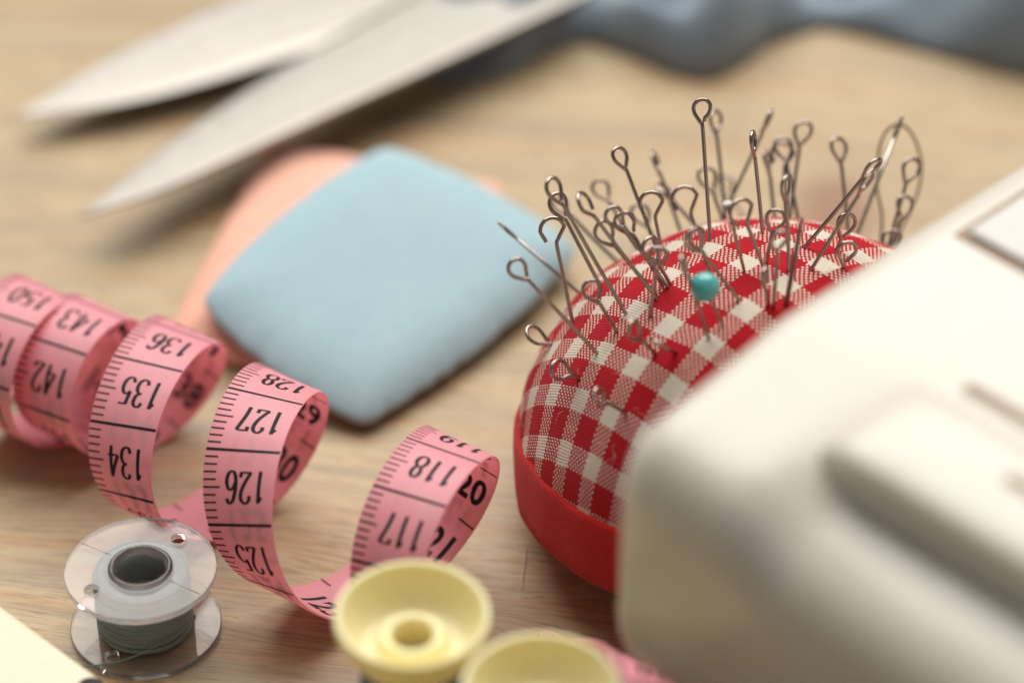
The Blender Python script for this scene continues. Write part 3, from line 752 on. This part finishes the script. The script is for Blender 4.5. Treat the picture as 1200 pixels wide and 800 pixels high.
# ------------------------------------------------------------------ blue cloth
def cloth():
    root = empty('folded_cloth', (30, 100, 0)); base = (30, 100)
    tag(root, 'crumpled blue-grey cloth with soft folds behind the pincushion', 'cloth')
    edge = [(-40, 104), (-22, 86), (-12, 74), (0, 77), (6, 84), (13, 88), (20, 83), (28, 76.5), (34, 75), (39, 79), (45, 87), (54, 92), (62, 89.5), (70, 85), (80, 80), (92, 74.5), (115, 66), (150, 60)]
    ex = np.array([e[0] for e in edge]); ey = np.array([e[1] for e in edge])
    nx, ny = 150, 70; V, F = [], []
    rng = np.random.default_rng(4)
    for j in range(ny+1):
        for i in range(nx+1):
            x = -38 + 180*i/nx; q = j/ny
            y = np.interp(x, ex, ey) - 3 + q*75 + 2.0*math.sin(x*.2)*q
            d = q*75
            roll = 1-math.exp(-d/4.5)
            amp = np.interp(x, [-40, -12, 0, 8, 14, 22, 36, 44, 52, 60, 75, 100, 150], [4, 5, 7, 6, 5, 13, 14, 6, 5, 9, 15, 18, 16])
            h = roll*(amp + 3.2*math.sin(x*.16+d*.10) + 2.4*math.sin(x*.31-d*.17+1) + 4.0*math.sin(d*.13+x*.05)) + .8
            h -= 9.5*math.exp(-((x-26)/6.5)**2-((d-11)/5.5)**2)*roll; h += 5.0*math.exp(-((x-37)/5)**2-((d-9)/9)**2)*roll
            if d < .8: h = min(h, 2.0)
            V.append((x-base[0], y-base[1], max(.8, h)))
    w = nx+1
    for j in range(ny):
        for i in range(nx): F.append((j*w+i, j*w+i+1, (j+1)*w+i+1, (j+1)*w+i))
    o = mesh_obj('sheet', V, F, CLOTH, root)
    md = o.modifiers.new('thick', 'SOLIDIFY'); md.thickness = 0.7*MM; md.offset = -1
cloth()

# ------------------------------------------------------------------ bobbin of grey thread
def disc_with_holes(name, R, holes, th, mat, parent, z):
    cu = bpy.data.curves.new(name, 'CURVE'); cu.dimensions = '2D'; cu.fill_mode = 'BOTH'
    cu.extrude = th*MM/2-0.12*MM; cu.bevel_depth = 0.12*MM; cu.bevel_resolution = 2
    def circ(cx, cyy, r, n):
        s = cu.splines.new('POLY'); s.points.add(n-1); s.use_cyclic_u = True
        for k in range(n):
            a = 2*math.pi*k/n; s.points[k].co = ((cx+r*math.cos(a))*MM, (cyy+r*math.sin(a))*MM, 0, 1)
    circ(0, 0, R-.12, 96)
    for cx, cyy, r, n in holes: circ(cx, cyy, r+.12, n)
    to = bpy.data.objects.new('t', cu); COL.objects.link(to)
    dg = bpy.context.evaluated_depsgraph_get(); me = bpy.data.meshes.new_from_object(to.evaluated_get(dg)); me.name = name
    bpy.data.objects.remove(to); bpy.data.curves.remove(cu)
    bm = bmesh.new(); bm.from_mesh(me); bmesh.ops.remove_doubles(bm, verts=bm.verts, dist=1e-7); bmesh.ops.recalc_face_normals(bm, faces=bm.faces); bm.to_mesh(me); bm.free()
    me.materials.clear(); me.materials.append(mat)
    o = bpy.data.objects.new(name, me); COL.objects.link(o); o.parent = parent; o.location = (0, 0, z*MM); return o
def bobbin():
    root = empty('bobbin', (-49.6, -63.0, 0)); tag(root, 'clear plastic bobbin wound with grey thread', 'bobbin')
    R = 10.2; Ht = 11.0; th = 0.95
    def ringhole(ang, d=7.4, r=.95): return (d*math.cos(math.radians(ang)), d*math.sin(math.radians(ang)), r, 24)
    upper = disc_with_holes('flange', R, [(0, 0, 4.3, 48), ringhole(52), ringhole(215)], th, CLEAR, root, Ht-th/2)
    disc_with_holes('flange', R, [(0, 0, 4.3, 48), ringhole(238), ringhole(60)], th, CLEAR, root, th/2+.05)
    # tubular hub with a slightly raised lip
    prof = [(3.35, .1), (4.25, .1), (4.25, 9.0), (4.25, Ht+.25), (4.0, Ht+.45), (3.6, Ht+.35), (3.35, Ht-.1)]
    mesh_obj('hub', *lathe(prof, 64, True), CLEAR, root)
    o = mesh_obj('drive_slot', *lathe([(2.2, 4.9), (3.3, 4.9), (3.3, 5.9), (2.2, 5.9)], 48, True), CLEAR, root)
    # thin moulding lines across the upper flange
    for a in (150, -32):
        c, s = math.cos(math.radians(a)), math.sin(math.radians(a))
        V, F = tube([(c*4.9, s*4.9, Ht+.01), (c*7, s*7, Ht+.01), (c*9.7, s*9.7, Ht+.01)], 0.06, 6); o = mesh_obj('moulding_line', V, F, CLEAR, upper); o.location = (0, 0, -(Ht-th/2)*MM)
    # core of wound thread plus the visible outer turns, which cross at slight angles
    z0, z1 = th+.12, Ht-th-.12
    mesh_obj('thread_core', *lathe([(4.35, z0), (5.9, z0), (6.1, z0+.3), (6.15, (z0+z1)/2), (6.1, z1-.3), (5.8, z1), (4.35, z1)], 72, True), THREAD, root)
    rnd = random.Random(5); parts = []
    pth = []; turns = 64; st = 44; zc = z0+.2; dirn = 1; slope = .27
    for k in range(turns*st):
        a = 2*math.pi*k/st
        if k % st == 0: slope = rnd.uniform(.16, .46); wob = rnd.uniform(-.5, .5); wp = rnd.uniform(0, 6.3); rad = 6.4+rnd.uniform(-.2, .3)
        zc += dirn*slope/st
        if zc > z1-.2: dirn = -1
        if zc < z0+.2: dirn = 1
        zz = min(z1-.15, max(z0+.15, zc + wob*math.sin(a+wp)))
        pth.append((rad*math.cos(a), rad*math.sin(a), zz))
    sm = np.array(pth); ker = np.ones(7)/7
    sm = np.stack([np.convolve(np.pad(sm[:, i], 3, mode='edge'), ker, 'valid') for i in range(3)], -1)
    V, F = tube([tuple(p) for p in sm], .19, 6); mesh_obj('wound_thread', V, F, THREAD, root)
    # loose tail: leaves the winding, runs over the lower flange and out to the table
    a0 = math.radians(-62); pts = [(6.5*math.cos(math.radians(-20)), 6.5*math.sin(math.radians(-20)), 5.2), (6.6*math.cos(a0), 6.6*math.sin(a0), 3.2), (-1.5, -7.6, 1.6), (-5.5, -8.4, 1.15), (-8.6, -8.8, .9), (-12, -9.8, .2), (-17, -10.4, .16)]
    V, F = tube(smooth_path(pts, 8), .12, 6); mesh_obj('thread_tail', V, F, THREAD, root)
bobbin()

# ------------------------------------------------------------------ two yellow thread spools
def spool(loc, thread_mat, label, Ht=29.0, R=9.8):
    root = empty('thread_spool', loc); tag(root, label, 'spool', 'yellow spools in front of the tape')
    top = [(2.6, Ht-9), (2.6, Ht-3.9), (2.8, Ht-3.5), (3.5, Ht-3.3), (4.0, Ht-3.7), (4.3, Ht-5.0), (5.0, Ht-5.6), (6.6, Ht-5.0), (7.8, Ht-3.4), (8.5, Ht-1.4), (8.8, Ht-.35), (9.15, Ht), (9.55, Ht-.05), (R, Ht-.6), (R, Ht-1.6), (R-.5, Ht-2.9), (R-1.5, Ht-4.8), (6.9, Ht-6.6), (4.6, Ht-7.4), (4.3, Ht-9)]
    sc = R/9.8
    mesh_obj('top_rim', *lathe([(r*sc, z) for r, z in top], 72, True), YELLOW, root)
    mesh_obj('core', *lathe([(2.4, 5), (4.3*sc, 5), (4.3*sc, Ht-8), (2.4, Ht-8)], 48, True), YELLOW, root)
    bot = [(2.4, 0), (R*sc, 0), (R*sc, 1.2), (8.4, 2.6), (6.0, 4.4), (4.3, 6), (2.4, 6)]
    mesh_obj('bottom_rim', *lathe(bot, 64, True), YELLOW, root)
    pr = [(4.2*sc, 5.4)] + [((6.6+.12*(i % 2))*sc, 6+(Ht-13)*i/44) for i in range(45)] + [(4.2*sc, Ht-6.4)]
    mesh_obj('thread', *lathe(pr, 64), thread_mat, root)
spool((-12.0, -96.3, 0), NAVY, 'yellow plastic spool of dark blue thread beside the tape measure', 34.0, 9.6)
spool((3.4, -109.0, 0), THREAD, 'yellow plastic spool of grey thread beside the sewing machine', 34.0, 9.6)

# ------------------------------------------------------------------ sewing machine arm
def machine():
    org = Vector((10.6, -96.5, 0)); A = math.radians(44.0)
    root = empty('sewing_machine', (org.x, org.y, 0)); root.rotation_euler = (0, 0, A)
    tag(root, 'white plastic sewing machine arm with a grey needle plate', 'sewing machine')
    # local axes: x = along the free end towards the back, -y = along the front towards the right
    ZT = 66.0
    def prof_at(ins, drop=0.0, lo=28.5):
        """closed profile in (x, z), inset by ins"""
        base = [(2.5, lo), (0.6, lo+1.2), (-.2, lo+4), (-.2, 44), (0, 52), (.5, 56), (1.8, 59.2), (4.2, 61.4), (8, 62.6), (13.5, 63.4), (20, 64.4), (26.0, 65.6), (29, ZT), (45, ZT), (75, ZT), (84, 65), (89, 61.5), (90, 56), (90, lo+4), (87, lo)]
        base = [(x, z-(drop*min(1, max(0, (z-50)/8))*min(1, max(0, (24-x)/9)) if z > 50 else 0)) for x, z in base]
        cx, cz = 45, 46
        out = []
        n = len(base)
        for i, (x, z) in enumerate(base):
            x0, z0 = base[i-1]; x1, z1 = base[(i+1) % n]
            tx, tz = x1-x0, z1-z0; l = math.hypot(tx, tz); nx, nz = tz/l, -tx/l
            # inward normal
            if (cx-x)*nx+(cz-z)*nz < 0: nx, nz = -nx, -nz
            out.append((x+nx*ins, z+nz*ins))
        return out
    V, F = [], []; m = None
    RR = 5.5
    bs = [0.0, .15, .5, 1.1, 1.9, 3, 4.5, 6, 7, 10, 13, 16, 18, 20, 22, 24, 27, 40, 60, 100]
    for b in bs:
        ins = RR - math.sqrt(max(0, RR*RR-(RR-b)**2)) if b < RR else 0
        q = min(1, max(0, (b-16)/12)); pr = prof_at(ins, 3.6*q*q*(3-2*q)); m = len(pr)
        for x, z in pr: V.append((x, -b, z))
    for i in range(len(bs)-1):
        for k in range(m):
            k2 = (k+1) % m; F.append((i*m+k, (i+1)*m+k, (i+1)*m+k2, i*m+k2))
    F.append(tuple(range(m))); F.append(tuple((len(bs)-1)*m+k for k in range(m))[::-1])
    o = mesh_obj('arm', V, F, WHITEP, root)
    bm = bmesh.new(); bm.from_mesh(o.data); bmesh.ops.recalc_face_normals(bm, faces=bm.faces); bm.to_mesh(o.data); bm.free()
    # hook cover along the front shoulder
    # hook cover: a raised shelf along the shoulder with an upright front lip and a rounded end
    def cover():
        base = [(12.8, 58.0), (12.2, 62.5), (12.5, 65.4), (13.8, 66.5), (16.5, 67.0), (20, 67.2), (25, 67.1), (28.2, 66.8), (28.6, 66.6), (28.6, 64.5)]
        V, F = [], []; n = len(base); B = [19, 19.3, 20, 21.5, 23.5, 26, 30, 50, 98]
        for b in B:
            t = min(1, (b-19)/9); k = math.sqrt(max(0, 1-(1-t)**2))
            for x, z in base:
                zb = 63.0+(x-12.6)*0.16
                V.append((x+(1-k)*3.5*(1 if x < 20 else 0), -b, zb-1+(z-zb+1)*k if z > zb else z))
        for i in range(len(B)-1):
            for k in range(n):
                k2 = (k+1) % n; F.append((i*n+k, (i+1)*n+k, (i+1)*n+k2, i*n+k2))
        F.append(tuple(range(n))); F.append(tuple((len(B)-1)*n+k for k in range(n))[::-1])
        o = mesh_obj('hook_cover', V, F, WHITEP, root)
        bm = bmesh.new(); bm.from_mesh(o.data); bmesh.ops.recalc_face_normals(bm, faces=bm.faces); bm.to_mesh(o.data); bm.free(); return o
    hook = cover()
    # plate on the top; shade inside the slots is coloured in as raised brown slabs
    def slab(name, x0, x1, b0, b1, z0, z1, mat, bev=.5, par=None):
        V = [(x0,-b1,z0),(x1,-b1,z0),(x1,-b0,z0),(x0,-b0,z0),(x0,-b1,z1),(x1,-b1,z1),(x1,-b0,z1),(x0,-b0,z1)]
        F = [(3,2,1,0),(4,5,6,7),(0,1,5,4),(1,2,6,5),(2,3,7,6),(3,0,4,7)]
        o = mesh_obj(name, V, F, mat, par or root, smooth=False); bevel_mesh(o, bev, 3); return o
    seat = slab('needle_plate_seat', 54.0, 81.0, 6.2, 98, 65.2, 66.15, BROWNP, .05)
    slab('needle_plate', 55.2, 80.0, 7.4, 98, 65.3, 66.9, GREYP, .5, seat)
    slab('latch_slot_shade', 31.2, 33.2, 26, 36, 65.0, 66.2, BROWNP, .1)
    slab('latch_slot_shade', 21.0, 22.8, 40, 50, 64.0, 67.35, BROWNP, .1, hook)
    # pedestal to the right of the picture that carries the arm
    slab('pedestal', 3, 87, 100.2, 150, 0, 63, WHITEP, 4)
machine()

# ------------------------------------------------------------------ cream slab in the corner
def cream():
    root = empty('plastic_case', (-66, -86, 0)); root.rotation_euler = (0, 0, math.radians(-43))
    tag(root, 'cream plastic case with a small dark button beside the bobbin', 'case')
    # long edge towards the bobbin
    x0, x1, y0, y1, h = -40, 19, -34, 12.2, 9.0
    V = [(x0,y0,0),(x1,y0,0),(x1,y1,0),(x0,y1,0),(x0,y0,h),(x1,y0,h),(x1,y1,h),(x0,y1,h)]
    F = [(3,2,1,0),(4,5,6,7),(0,1,5,4),(1,2,6,5),(2,3,7,6),(3,0,4,7)]
    o = mesh_obj('shell', V, F, CREAM, root, smooth=False); bevel_mesh(o, 1.4, 5)
    o = mesh_obj('button', *lathe([(.01, 0), (1.9, 0), (1.9, .6), (1.6, 1.0), (.01, 1.1)], 32), DARKP, root); o.location = (7.6*MM, 9.4*MM, (h-.05)*MM)
cream()

# ------------------------------------------------------------------ stray fibre on the table
def fibre():
    pts = [(1.9, -46.8, .12), (1.75, -49.5, .5), (1.5, -52.5, .4), (1.35, -55.4, .12)]
    V, F = tube(smooth_path(pts, 6), .07, 5)
    o = mesh_obj('stray_fibre', [(x-pts[0][0], y-pts[0][1], z) for x, y, z in V], F, LINT); o.location = (pts[0][0]*MM, pts[0][1]*MM, 0)
    tag(o, 'short pale fibre lying on the wood beside the red band', 'fibre')
fibre()
